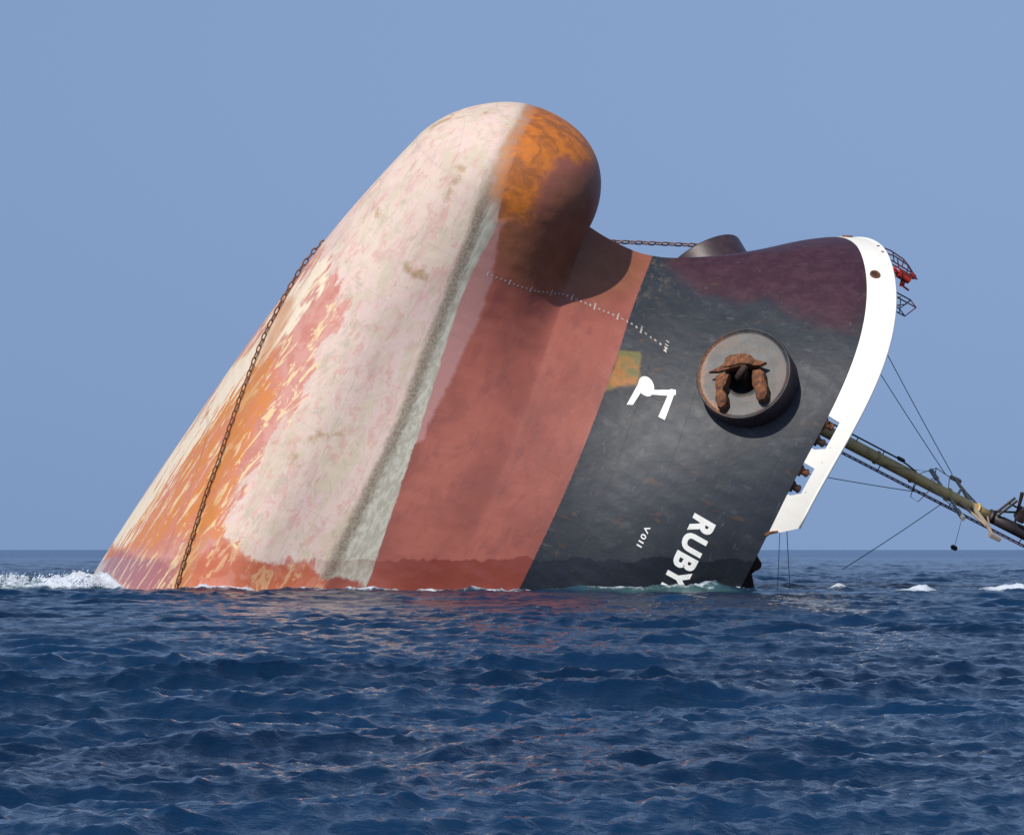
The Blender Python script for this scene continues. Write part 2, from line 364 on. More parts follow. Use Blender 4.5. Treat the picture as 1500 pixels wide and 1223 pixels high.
    # wet band just above the sea (world height, moves with the water, not the light)
    g = t.new("ShaderNodeSeparateXYZ"); t.l.new(t.pos(), g.inputs[0])
    wz = t.math('ADD', g.outputs[2], t.math('MULTIPLY', t.math('SUBTRACT', t.noise(t.mapv(t.pos(), (1, 1, .2)), .8, 4, .6), .5), -1.0))
    wet = t.math('SUBTRACT', 1, t.ramp01(wz, 1.50, 1.60))
    right_wet = t.math('MULTIPLY', wet, t.math('MAXIMUM', isb, t.ramp01(t.math('MULTIPLY', A['lowred'], -1), -.6, 2.5)))
    col = t.mix(t.math('MULTIPLY', right_wet, .75), col, t.mix(isb, (.17, .032, .018), (.010, .012, .016)))
    rough = t.math('SUBTRACT', t.math('ADD', .42, t.math('MULTIPLY', n_m, .22)), t.math('MULTIPLY', wet, .3))
    rough = t.math('ADD', rough, t.math('MULTIPLY', t.math('MULTIPLY', bot, pm), .25), None, True)
    h = t.math('ADD', t.math('MULTIPLY', n_f, .15), t.math('MULTIPLY', seam, -.6))
    fr = t.math('SINE', t.math('MULTIPLY', sep.outputs[0], 2*math.pi/.82)); fz = t.math('SINE', t.math('MULTIPLY', sep.outputs[2], 2*math.pi/2.1))
    buck = t.math('MULTIPLY', t.math('MULTIPLY', fr, t.math('ADD', fz, 1.3)), t.ramp01(n_l, .3, .7))
    bmp = t.bump(buck, .5, .007)
    bmp = t.bump(h, .35, .02, bmp)
    bmp = t.bump(t.noise(t.mapv(o, (.8, .8, .5), (6, 1, 2)), 1.4, 3, .5), .40, .10, bmp)
    return t.done(col, rough, bmp, .38)
M_hull = hull_material()

# ------------------------------------------------------------------ hull mesh
def build_hull():
    NTc, NBc, NL, NU = 300, 60, 150, 150
    tt = np.linspace(0, 1, NTc); c = tt**1.8
    l = LA*c; s = np.linspace(0, 1, NL)
    L = np.repeat(l[:, None], NL, 1); k = keel(L); H = k+(8-k)*(1-np.cos(np.pi*s))/2
    low = (L, bfun(L, H), H)
    a = np.linspace(0, np.pi/2, NBc); L2 = np.repeat((BL*np.sin(a))[:, None], NL, 1)
    hc, hr, br = bulb_c(L2); y = np.cos(np.pi*s)+0*L2
    bulb = (L2, br*np.sqrt(np.maximum(1-np.abs(y)**2.2, 0)), hc-hr*y)
    hu = np.linspace(0, 1, NU)[None, :]+0*tt[:, None]; H3 = 8+hu*12
    for _ in range(6):
        L3 = lb(H3)+(LA-lb(H3))*c[:, None]; H3 = 8+hu*(band(L3)-8)
    up = (L3, bfun(L3, H3), H3)
    V = []; Fc = []; off = 0
    for (Lg, Bg, Hg) in (low, bulb, up):
        for sg in (1, -1):
            n, m = Lg.shape
            V.append(np.stack([Lg, sg*Bg, Hg], -1).reshape(-1, 3))
            i = np.arange(n-1)[:, None]; j = np.arange(m-1)[None, :]
            q = np.stack([i*m+j, (i+1)*m+j, (i+1)*m+j+1, i*m+j+1], -1).reshape(-1, 4)+off
            if sg == -1: q = q[:, ::-1]
            Fc.append(q); off += n*m
    V = np.concatenate(V); Fc = np.concatenate(Fc)
    bm = bmesh.new(); me = bpy.data.meshes.new("hull")
    me.from_pydata(V.tolist(), [], Fc.tolist()); bm.from_mesh(me)
    bmesh.ops.remove_doubles(bm, verts=bm.verts, dist=.004)
    bmesh.ops.recalc_face_normals(bm, faces=bm.faces)
    for f in bm.faces: f.smooth = True
    bm.to_mesh(me); bm.free()
    n = len(me.vertices); co = np.empty(n*3, np.float32); me.vertices.foreach_get('co', co); co = co.reshape(-1, 3).astype(float)
    # paint plan: masks are laid out on a plane fixed to the hull
    ax = ORG[0]+co@np.array([F[0], P[0], U[0]]); az = ORG[2]+co@np.array([F[2], P[2], U[2]])
    def put(name, a):
        at = me.attributes.new(name, 'FLOAT', 'POINT'); at.data.foreach_set('value', np.asarray(a, np.float32))
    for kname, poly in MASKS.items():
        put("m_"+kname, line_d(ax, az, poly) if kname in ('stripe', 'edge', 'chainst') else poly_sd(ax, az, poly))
    sc = np.full(ax.shape, 9.)
    for (a, b, c_, d) in SCUFFS: sc = np.minimum(sc, np.abs(line_d(ax, az, [(a, b), (c_, d)])))
    put("m_scuff", .50-sc)
    put("m_border", co[:, 2]-border(co[:, 0]))
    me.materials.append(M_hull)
    ob = bpy.data.objects.new("hull", me); COL.objects.link(ob); ob.parent = ship
    return V, co
_, HULLCO = build_hull()

# ------------------------------------------------------------------ other materials
t = NT("white_bulwark_paint"); o = t.obj()
c = t.mix(t.math('MULTIPLY', t.ramp01(t.noise(t.mapv(o, (1, 1, .4)), 1.6, 6, .65), .5, .75), .3), (.86, .82, .73), (.74, .64, .46))
c = t.mix(t.ramp01(t.noise(t.mapv(o, (1, 1, .5), (4, 7, 2)), 3.0, 6, .7), .70, .76), c, (.42, .22, .08))
M_white = t.done(c, .45, t.bump(t.noise(o, 5, 3), .2, .02))
M_draft = worn("faded_mark_paint", (.50, .46, .42), (.34, .27, .24), .8, 4, .6)
M_letter = worn("white_lettering_paint", (.80, .79, .74), (.58, .54, .46), .5, 5, .5)
t = NT("grey_pocket_paint"); o = t.obj()
c = t.mix(t.ramp01(t.noise(o, 1.3, 6, .65), .4, .65), (.020, .022, .024), (.058, .060, .060))
c = t.mix(t.math('MULTIPLY', t.ramp01(t.noise(o, 1.1, 7, .75, .6), .48, .60), .7), c, (.085, .045, .030))
c = t.mix(t.math('MULTIPLY', t.ramp01(t.noise(o, 6, 5, .7), .6, .7), .5), c, (.16, .07, .03))
rs = t.ramp01(t.math('ADD', t.attr('stain'), t.math('MULTIPLY', t.math('SUBTRACT', t.noise(o, 1.8, 6, .7), .5), 1.2)), .1, .5)
c = t.mix(t.math('MULTIPLY', rs, .85), c, t.mix(t.ramp01(t.noise(o, 6, 4), .4, .6), (.14, .055, .025), (.24, .10, .04)))
M_boss = t.done(c, .5, t.bump(t.noise(o, 12, 4), .2, .02))
M_wall = worn("dark_pocket_wall_paint", (.035, .020, .024), (.07, .035, .04), .7, 1.8, .45)
M_rust = worn("rusty_iron", (.13, .048, .020), (.045, .020, .014), .9, 3.0, .85, (.23, .085, .028), .50)
M_pipe = worn("dark_rust_iron", (.035, .018, .014), (.08, .03, .02), .6, 4, .8)
M_chain = worn("rusty_chain_iron", (.13, .05, .025), (.06, .03, .02), .7, 6, .85, (.30, .11, .035), .52)
M_deck = worn("deck_paint", (.16, .06, .045), (.08, .05, .04), .7, 1.2, .6)
M_mast = worn("yellow_mast_paint", (.60, .42, .16), (.36, .22, .09), .7, 1.5, .5, (.16, .06, .025), .60)
M_tan = worn("dull_tan_paint", (.34, .27, .19), (.20, .16, .12), .7, 3, .6)
M_black = worn("black_mast_paint", (.025, .02, .022), (.06, .03, .025), .6, 3, .5)
M_wire = worn("steel_wire", (.06, .06, .08), (.10, .09, .09), .5, 6, .5)
M_rail = worn("maroon_rail_paint", (.09, .03, .05), (.16, .05, .05), .5, 5, .5)
M_redp = worn("red_fitting_paint", (.50, .045, .03), (.28, .04, .03), .6, 4, .45)
M_grey = worn("grey_fitting_paint", (.30, .30, .28), (.18, .16, .13), .6, 4, .5)
M_green = worn("pale_green_lamp_glass", (.35, .75, .45), (.65, .85, .65), .6, 6, .25)
M_dgreen = worn("dark_green_paint", (.04, .14, .08), (.03, .05, .04), .6, 5, .4)

# ------------------------------------------------------------------ bulwark (white band) with mooring openings, and its end cut
OPEN = [(-2.78, -1.18, .55), (-5.10, -3.50, .50)]        # l range, height above band
def l_end(q): return -7.18+q*(.95)
def build_bulwark():
    NJ = 12
    ls_all = np.concatenate([np.linspace(-7.18, -.5, 168), -.5+(np.linspace(0, 1, 110)**.6)*5.9])
    ls_all = np.unique(np.round(ls_all, 4))
    # parametrise by horizontal stations s in 0..1 from end to stem; at the stem l = lb(h)
    cuts = [-2.78, -1.18, -5.10, -3.50]
    st = np.unique(np.concatenate([np.linspace(0, 1, 260)**.75, []]))
    q = np.array([0, .12, .25, .38, .46, .50, .60, .70, .80, .90, .97, 1.0])
    verts = []; idx = {}; faces = []
    for side in (1, -1):
        Lg = np.zeros((len(st), len(q))); Hg = Lg.copy(); Bg = Lg.copy()
        for j, qq in enumerate(q):
            lo = l_end(qq); h = band(0)+0*st; L = st
            for _ in range(8):
                tip = lb(h); L = lo+(tip-lo)*(1-(1-st)**1.9); h = band(L)+qq*(rim(L)-band(L))
            Lg[:, j] = L; Hg[:, j] = h; Bg[:, j] = bfun(np.minimum(L, lb(h)), h)
        # snap columns to the cuts
        for cval in cuts:
            i = np.argmin(np.abs(Lg[:, 0]-cval)); Lg[i, :6] = cval; 
            Hg[i, :6] = band(Lg[i, :6])+q[:6]*(rim(Lg[i, :6])-band(Lg[i, :6])); Bg[i, :6] = bfun(Lg[i, :6], Hg[i, :6])
        base = len(verts); n, m = Lg.shape
        for th in (0.004, -.14):
            dl = np.gradient(np.stack([Lg, Bg, Hg], -1), axis=0); dh = np.gradient(np.stack([Lg, Bg, Hg], -1), axis=1)
            nn = np.cross(dl, dh); nn /= np.linalg.norm(nn, axis=-1, keepdims=True)+1e-9
            nn *= np.where(nn[..., 1:2] < 0, -1, 1)
            nn[-1, :, :] = (1, 0, 0)
            pp = np.stack([Lg, Bg, Hg], -1)+nn*th; pp[-1, :, 1] = 0
            pp[..., 1] = np.maximum(pp[..., 1], 0)*side
            verts += pp.reshape(-1, 3).tolist()
        def vid(i, j, layer): return base+layer*n*m+i*m+j
        keep = np.ones((n-1, m-1), bool)
        for i in range(n-1):
            lm = (Lg[i, 0]+Lg[i+1, 0])/2
            for (a, b, hh) in OPEN:
                if a < lm < b: keep[i, :4] = False
        def addf(f): faces.append(f if side == 1 else f[::-1])
        for i in range(n-1):
            for j in range(m-1):
                if not keep[i, j]: continue
                addf([vid(i, j, 0), vid(i+1, j, 0), vid(i+1, j+1, 0), vid(i, j+1, 0)])
                addf([vid(i, j+1, 1), vid(i+1, j+1, 1), vid(i+1, j, 1), vid(i, j, 1)])
                if j == 0 or not keep[i, j-1]: addf([vid(i, j, 1), vid(i+1, j, 1), vid(i+1, j, 0), vid(i, j, 0)])
                if j == m-2 or not keep[i, j+1]: addf([vid(i, j+1, 0), vid(i+1, j+1, 0), vid(i+1, j+1, 1), vid(i, j+1, 1)])
                if i == 0 or not keep[i-1, j]: addf([vid(i, j, 0), vid(i, j+1, 0), vid(i, j+1, 1), vid(i, j, 1)])
                if i < n-2 and not keep[i+1, j]: addf([vid(i+1, j, 1), vid(i+1, j+1, 1), vid(i+1, j+1, 0), vid(i+1, j, 0)])
        if side == 1: top = [Vector((float(Lg[i, -1]), float(Bg[i, -1]), float(Hg[i, -1]))) for i in range(n)]
    ob = np_mesh("bulwark", np.array(verts), faces, M_white, ship, smooth=False)
    bm = bmesh.new(); bm.from_mesh(ob.data); bmesh.ops.remove_doubles(bm, verts=bm.verts, dist=.003)
    for e in bm.edges: e.smooth = not (len(e.link_faces) == 2 and e.calc_face_angle(0) > .6)
    for f in bm.faces: f.smooth = True
    bm.to_mesh(ob.data); bm.free()
    return top
TOP = build_bulwark()
# rail cap along the rim
bm = bmesh.new()
capline = TOP[::3]+[TOP[-1]]
add_tube(bm, [p+Vector((0, -.06, .02)) for p in capline[:-1]]+[TOP[-1]+Vector((-.06, 0, .02))]+[Vector((p.x, -p.y+.06, p.z+.02)) for p in capline[:-1]][::-1], .085, 8)
bm_obj("rim_rail", bm, M_white, ship, True)

# deck between the two sides
ls = np.linspace(LA+1, 4.6, 160); rows = []
hd = band(ls)-.06; bd = bfun(np.minimum(ls, lb(hd)-.02), hd)-.05
nb = 14; ver = []
for i in range(len(ls)):
    for k in range(nb+1):
        q = -1+2*k/nb; ver.append((ls[i], bd[i]*q, hd[i]+.25*(1-q*q)))
fa = [[i*(nb+1)+k, (i+1)*(nb+1)+k, (i+1)*(nb+1)+k+1, i*(nb+1)+k+1] for i in range(len(ls)-1) for k in range(nb)]
np_mesh("deck", np.array(ver), fa, M_deck, ship)

# fairlead rollers showing in the openings
for (a, b, hh) in OPEN:
    for fr in (.22, .72):
        l0 = a+(b-a)*fr; h0 = float(band(l0))
        for sd in (1, -1):
            bb = float(bfun(l0, h0+.2))-.38
            bm = bmesh.new()
            add_tube(bm, [(l0, sd*bb, h0-.05), (l0, sd*bb, h0+.12), (l0, sd*bb, h0+.14), (l0, sd*bb, h0+.42), (l0, sd*bb, h0+.44), (l0, sd*bb, h0+.54)], .17, 14)
            add_box(bm, (l0, sd*bb, h0+.10), (.52, .34, .20), None, .02)
            add_tube(bm, [(l0, sd*bb, h0+.44), (l0, sd*bb, h0+.50)], .20, 14)
            bm_obj("fairlead_roller", bm, M_rust if fr > .5 else M_pipe, ship)
# rusty bracket at the lower corner of the band
p, n = surf(-7.25, 19.72, .03); bm = bmesh.new()
add_tube(bm, [p, p+Vector((.25, .03, .12)), surf(-6.75, 20.15, .03)[0]+Vector((-.06, 0, 0))], .055, 8); add_tube(bm, [p, surf(-7.0, 19.85, .03)[0]], .09, 8)
bm_obj("corner_bracket", bm, M_rust, ship)
bm = bmesh.new(); add_box(bm, (-2.3, 6.2, 20.45), (2.6, 2.6, 1.1), None, .08)
add_tube(bm, [(-2.0, 7.2, 20.4), (-2.0, 8.3, 20.4)], .42, 18); add_tube(bm, [(-2.0, 8.2, 20.4), (-2.0, 8.3, 20.4)], .52, 18)
add_box(bm, (-4.6, 7.4, 20.2), (.5, .5, .7), None, .05)
bm_obj("windlass", bm, M_pipe, ship)
# bow fairlead: rusty lip round a dark disc put in for the shaded hole
for sd in (1, -1):
    p, n = surf(4.62, 21.05, .02, sd)
    bm = bmesh.new(); q = n.to_track_quat('Z', 'Y').to_matrix()
    ring = [p+q@Vector((.30*math.cos(a), .21*math.sin(a), 0)) for a in np.linspace(0, 2*math.pi, 24, endpoint=False)]
    add_tube(bm, ring+[ring[0]], .055, 8, None, False)
    bm_obj("bow_fairlead", bm, M_rust, ship, True)
    bm = bmesh.new(); vs = [bm.verts.new(p+n*.004+q@Vector((.28*math.cos(a), .19*math.sin(a), 0))) for a in np.linspace(0, 2*math.pi, 24, endpoint=False)]
    vb = [bm.verts.new(p-n*.10+q@Vector((.26*math.cos(a), .17*math.sin(a), 0))) for a in np.linspace(0, 2*math.pi, 24, endpoint=False)]
    bm.faces.new(vs)
    bm_obj("fairlead_dark_disc", bm, M_pipe, ship)

# ------------------------------------------------------------------ anchor pockets (round bosses) and the anchor
BOSS_A = Vector((.385, .655, -.64)).normalized()
def boss_frame(side):
    base = Vector((-1.897, 7.754, 16.70)) if side == 1 else Vector((-1.35, float(bfun(-1.35, 17.45)), 17.45))
    a = BOSS_A.copy()
    c = base+a*1.28
    up_w = R3.inverted() @ Vector((0, 0, 1))
    e2 = (up_w-a*up_w.dot(a)).normalized(); e1 = e2.cross(a)
    if (R3 @ e1).x < 0: e1 = -e1
    return c, a, e1, e2
def build_boss(side):
    c, a, e1, e2 = boss_frame(side)
    def W(x, y, z):
        v = c+e1*x+e2*y+a*z
        return Vector((v.x, side*v.y, v.z))
    N = 96; RR = 2.30
    par = bpy.data.objects.new
    bm = bmesh.new()
    prof = [(RR, -3.2), (RR, -.05), (RR-.01, -.02), (RR-.05, 0)]
    rings = [[bm.verts.new(W(r*math.cos(2*math.pi*k/N), r*math.sin(2*math.pi*k/N), z)) for k in range(N)] for r, z in prof]
    for r0, r1 in zip(rings[:-1], rings[1:]):
        for k in range(N): bm.faces.new((r0[k], r0[(k+1) % N], r1[(k+1) % N], r1[k]))
    bmesh.ops.recalc_face_normals(bm, faces=bm.faces)
    wall = bm_obj("anchor_pocket", bm, M_wall, ship, True)
    # dished face with the hawse hole
    bm = bmesh.new()
    def circ(r, cx, cy, z): return [bm.verts.new(W(cx+r*math.cos(2*math.pi*k/N), cy+r*math.sin(2*math.pi*k/N), z)) for k in range(N)]
    hx, hy = 0.0, -.22
    rg = [circ(RR-.05, 0, 0, .001), circ(RR-.12, 0, 0, -.005), circ(RR-.15, 0, 0, -.05)]
    for f in (.93, .8, .6, .4, .2):
        z = -.052-.02*(1-f)
        rg.append(circ(.80+(RR-.17-.80)*f, hx*(1-f), hy*(1-f), z))
    rg += [circ(.80, hx, hy, -.075), circ(.76, hx, hy, -.13), circ(.74, hx, hy, -1.6)]
    for r0, r1 in zip(rg[:-1], rg[1:]):
        for k in range(N): bm.faces.new((r0[k], r0[(k+1) % N], r1[(k+1) % N], r1[k]))
    bm.faces.new(rg[-1])
    bmesh.ops.recalc_face_normals(bm, faces=bm.faces)
    face = bm_obj("pocket_face", bm, M_boss, wall, True)
    at = face.data.attributes.new('stain', 'FLOAT', 'POINT')
    for v, d in zip(face.data.vertices, at.data):
        q = Vector((v.co.x, side*v.co.y, v.co.z))-c; x_, y_ = q.dot(e1), q.dot(e2)
        d.value = max(-1, .9-1.7*max(0, 2.25-math.hypot(min(x_, 0), y_))-1.5*max(0, x_+1.2)-.2*abs(y_))+.35*max(0, 1-abs(y_+1.6))*(1 if x_ < .6 else 0)
    bm = bmesh.new(); add_tube(bm, [W(hx, hy, -.9), W(hx, hy, -.15)], .725, 32, None, False)
    bm_obj("hawse_pipe", bm, M_pipe, wall, True)
    # raised rim ring
    bm = bmesh.new(); pts = [W((RR-.06)*math.cos(x), (RR-.06)*math.sin(x), .0) for x in np.linspace(0, 2*math.pi, 97)]
    add_tube(bm, pts, .035, 6, None, False); bm_obj("pocket_rim", bm, M_boss, wall, True)
    if side == -1: return W, (hx, hy)
    # ---- anchor: crown plate, two flukes and the shank vanishing into the pipe
    anc = bpy.data.objects.new("anchor", None); COL.objects.link(anc); anc.parent = ship
    bm = bmesh.new()
    outline = [(-1.55,-.10),(-1.18,.10),(-.86,.30),(-.80,.62),(-.62,.74),(-.15,.80),(.15,.82),(.42,.72),(.62,.52),(.95,.42),(1.22,.34),(.95,.18),(.55,.20),(.25,.26),(-.05,.18),(-.40,.10),(-.75,-.02),(-1.10,-.10)]
    def slab(pts, z0, z1, sh):
        n = len(pts); cx = sum(p[0] for p in pts)/n; cy = sum(p[1] for p in pts)/n
        lay = []
        for z, s in ((z0, 1), (z1-.06, 1), (z1, sh)):
            lay.append([bm.verts.new(W(cx+(x-cx)*s, cy+(y-cy)*s, z)) for x, y in pts])
        for r0, r1 in zip(lay[:-1], lay[1:]):
            for k in range(n): bm.faces.new((r0[k], r0[(k+1) % n], r1[(k+1) % n], r1[k]))
        bm.faces.new(lay[-1]); bm.faces.new(lay[0][::-1])
    slab(outline, .30, .52, .95)
    hump = [(-.85,.10),(-.78,.55),(-.55,.72),(.1,.80),(.42,.70),(.62,.45),(.55,.22),(0,.25),(-.5,.12)]
    slab(hump, -.05, .62, .85)
    for xx in (-.62, -.1, .32): add_tube(bm, [W(xx, .25, .45), W(xx*.85, .70, .56)], .07, 8)
    bmesh.ops.recalc_face_normals(bm, faces=bm.faces)
    bm_obj("crown", bm, M_rust, anc)
    def fluke(out, cz):
        bm = bmesh.new(); pts = [((x-586)/193, (534-y)/193) for x, y in out]; n = len(pts)
        cx = sum(p[0] for p in pts)/n; cy = sum(p[1] for p in pts)/n; lay = []
        for z, q, dx in ((-.02, .96, 0), (.22, 1, 0), (cz-.08, .92, 0), (cz, .74, .02), (cz+.07, .28, .05)):
            lay.append([bm.verts.new(W(cx+dx+(x-cx)*q, cy+(y-cy)*(q if q > .5 else .62), z)) for x, y in pts])
        for r0, r1 in zip(lay[:-1], lay[1:]):
            for k in range(n): bm.faces.new((r0[k], r0[(k+1) % n], r1[(k+1) % n], r1[k]))
        bm.faces.new(lay[-1]); bm.faces.new(lay[0][::-1])
        bmesh.ops.recalc_face_normals(bm, faces=bm.faces)
        bm_obj("fluke", bm, M_rust, anc, False)
    fluke([(345,580),(400,545),(480,560),(470,640),(445,700),(440,735),(472,765),(485,830),(462,885),(430,908),(392,885),(362,810),(368,735),(350,680)], .50)
    fluke([(690,530),(760,515),(805,550),(822,630),(852,700),(855,780),(825,830),(782,838),(745,800),(730,735),(700,680),(688,600)], .52)
    bm = bmesh.new(); add_tube(bm, [W(.02, .15, .20), W(.02, -.02, .0), W(.02, -.2, -.9)], .24, 14, .20)
    add_box(bm, W(0, .02, .22), (.9, .3, .35), None, .05)
    bm_obj("shank", bm, M_pipe, anc, True)
    return W, (hx, hy)
build_boss(1)
W_s, hole_s = build_boss(-1)

# ------------------------------------------------------------------ painted marks, conforming to the shell
def conform(bm2d, name, mat, off=.012, side=1):
    """bm2d has (l,h) in x,y: lay it on the shell"""
    bmesh.ops.triangulate(bm2d, faces=bm2d.faces)
    for _ in range(5):
        es = [e for e in bm2d.edges if e.calc_length() > .22]
        if not es: break
        bmesh.ops.subdivide_edges(bm2d, edges=es, cuts=1)
        bmesh.ops.triangulate(bm2d, faces=bm2d.faces)
    for v in bm2d.verts:
        p, n = surf(v.co.x, v.co.y, off, side); v.co = p
    return bm_obj(name, bm2d, mat, ship, False)
def poly2(bm, pts):
    vs = [bm.verts.new((x, y, 0)) for x, y in pts]
    f = bm.faces.new(vs)
    return f
def text_mesh(body, size, bold=0.0, spacing=1.0):
    cu = bpy.data.curves.new("lettering", 'FONT'); cu.body = body; cu.size = size; cu.offset = bold; cu.space_character = spacing
    cu.resolution_u = 4; cu.fill_mode = 'FRONT'
    o = bpy.data.objects.new("lettering_tmp", cu); COL.objects.link(o)
    dg = bpy.context.evaluated_depsgraph_get(); dg.update()
    me = bpy.data.meshes.new_from_object(o.evaluated_get(dg))
    bpy.data.objects.remove(o); bpy.data.curves.remove(cu)
    return me
def lettering(name, body, l0, h0, height, length, bold=.02, spacing=1.0, side=1, mat=None):
    me = text_mesh(body, 1.0, bold, spacing)
    xs = [v.co.x for v in me.vertices]; ys = [v.co.y for v in me.vertices]
    x0, x1, y0, y1 = min(xs), max(xs), min(ys), max(ys)
    bm = bmesh.new(); bm.from_mesh(me); bpy.data.meshes.remove(me)
    for v in bm.verts:
        v.co = Vector((l0-(v.co.x-x0)/(x1-x0)*length, h0+(v.co.y-y0)/(y1-y0)*height, 0))
    return conform(bm, name, mat or M_letter, .014, side)
lettering("ship_name", "RUBYMAR", -7.93, 16.42, 1.10, 6.35, .045, 1.14)
lettering("tug_mark", "V0II", -9.54, 14.70, .25, 1.0, .02, 1.3)
# bow thruster / bulb mark
bm = bmesh.new()
poly2(bm, [(-5.62,12.17),(-5.48,12.42),(-4.72,12.62),(-4.66,12.72),(-4.22,12.72),(-4.62,12.37)][::-1])
bmk = conform(bm, "bulb_mark", M_letter)
bmesh_pts = []
cx, ch, rr = -4.52, 12.72, .36
bm = bmesh.new(); poly2(bm, [(cx+rr*math.cos(a), ch+rr*math.sin(a)) for a in np.linspace(0, 2*math.pi, 28, endpoint=False)]); conform(bm, "bulb_mark_disc", M_letter, .016).parent = bmk
bm = bmesh.new(); poly2(bm, [(-4.90,12.62),(-4.74,12.62),(-3.92,13.92),(-4.08,13.98),(-4.22,13.86)]); conform(bm, "bulb_mark_bar", M_letter, .018).parent = bmk
bm = bmesh.new(); poly2(bm, [(-3.92,13.92),(-4.02,13.70),(-5.28,13.57),(-5.24,13.86)]); conform(bm, "bulb_mark_leg", M_letter, .020).parent = bmk
for ch_ in bmk.children: ch_.matrix_parent_inverse = Matrix()
# draft marks: one small figure every 20 cm up the stem
dlp = [(3.0, -3.35), (3.64, -3.23), (6.13, -3.17), (9.48, -2.87), (11.23, -2.70), (12.94, -2.74)]
dm = bpy.data.objects.new("draft_marks", None); COL.objects.link(dm); dm.parent = ship
hs = np.arange(3.6, 13.0, .235)
for i, hh in enumerate(hs):
    l0 = float(np.interp(hh, [d[0] for d in dlp], [d[1] for d in dlp]))
    last = i == len(hs)-1; big = (i % 5 == 0) or last
    body = (("%dM" % (3+i//5)) if i % 5 == 0 else "13M" if last else "2468"[i % 5-1])
    fg = lettering("draft_figure", body, l0+(.16 if big else .045)+(.12 if last else 0), float(hh), .10 if not last else .15, .26 if not last else .42 if big else .09, .012, mat=M_draft) if big else lettering("draft_figure", body, l0+.045, float(hh), .10, .085, .012, mat=M_draft)
    fg.parent = dm
# ------------------------------------------------------------------ deck gear at the bow
def T(bm, pts, r, seg=6, r_end=None): add_tube(bm, pts, r, seg, r_end)
pul = bpy.data.objects.new("bow_platform", None); COL.objects.link(pul); pul.parent = ship
bm = bmesh.new()
for bb in (-.5, .5):
    T(bm, [(5.35, bb, 21.7), (5.42, bb, 22.46), (5.31, bb, 23.30)], .035)
    T(bm, [(5.02, bb, 21.7), (4.99, bb, 22.91), (4.88, bb, 24.06)], .035)
    T(bm, [(5.31, bb, 23.30), (4.88, bb, 24.06), (4.95, bb, 23.5)], .03)
    T(bm, [(5.40, bb, 22.6), (4.99, bb, 22.91)], .03); T(bm, [(5.31, bb, 23.3), (4.95, bb, 23.4)], .03)
T(bm, [(5.31, -.5, 23.30), (5.31, .5, 23.30)], .03); T(bm, [(4.88, -.5, 24.06), (4.88, .5, 24.06)], .03)
bm_obj("upper_rail", bm, M_rail, pul)
bm = bmesh.new()
for bb in (-.6, .6):
    T(bm, [(3.66, bb, 22.0), (3.66, bb, 23.57), (3.62, bb, 24.72)], .035)
    T(bm, [(3.62, bb, 24.72), (2.98, bb, 24.44), (3.01, bb, 23.0)], .035)
    T(bm, [(3.35, bb, 22.4), (3.3, bb, 23.9)], .025); T(bm, [(3.64, bb, 23.8), (3.0, bb, 24.1)], .025); T(bm, [(3.3, bb, 23.8), (3.55, bb, 24.2)], .025)
T(bm, [(3.62, -.6, 24.72), (3.62, .6, 24.72)], .03); T(bm, [(2.98, -.6, 24.44), (2.98, .6, 24.44)], .03)
bm_obj("lower_rail", bm, M_rail, pul)
bm = bmesh.new()
add_tube(bm, [(4.62, 0, 21.6), (4.66, 0, 22.6), (4.68, 0, 23.3)], .15, 12, .12)
add_tube(bm, [(4.68, 0, 23.2), (4.62, 0, 23.9)], .24, 14); add_tube(bm, [(4.70, 0, 23.55), (4.15, 0, 23.72)], .13, 10)
add_tube(bm, [(4.66, 0, 22.9), (4.67, 0, 23.0)], .21, 12); add_tube(bm, [(4.20, 0, 23.68), (4.12, 0, 24.15)], .05, 8)
add_box(bm, (4.85, 0, 23.95), (.25, .3, .3), None, .04)
bm_obj("bow_davit", bm, M_redp, pul)  # red davit on the bow platform
# dark mooring winch showing past the deck edge, above the water
bm = bmesh.new()
prof = [(-8.7, 19.85), (-8.75, 20.35), (-9.3, 20.62), (-9.6, 20.5), (-10.4, 21.15), (-11.2, 21.3), (-11.6, 21.1), (-14.5, 21.5), (-14.5, 19.7)]
fr_ = [[bm.verts.new((l_, b_, h_+.05*k)) for l_, h_ in prof] for k, b_ in enumerate((8.9, 9.6, 10.5))]
for r0, r1 in zip(fr_[:-1], fr_[1:]):
    for k in range(len(prof)): bm.faces.new((r0[k], r0[(k+1) % len(prof)], r1[(k+1) % len(prof)], r1[k]))
bm.faces.new(fr_[0][::-1]); bm.faces.new(fr_[-1])
add_tube(bm, [(-9.1, 9.2, 20.45), (-9.1, 10.6, 20.5)], .30, 16); add_tube(bm, [(-10.9, 9.0, 21.2), (-10.9, 10.7, 21.2)], .34, 16)
add_tube(bm, [(-8.8, 10.2, 20.0), (-8.3, 10.6, 20.15), (-8.0, 10.9, 19.95)], .06, 8)
bm_obj("mooring_winch", bm, M_pipe, ship)

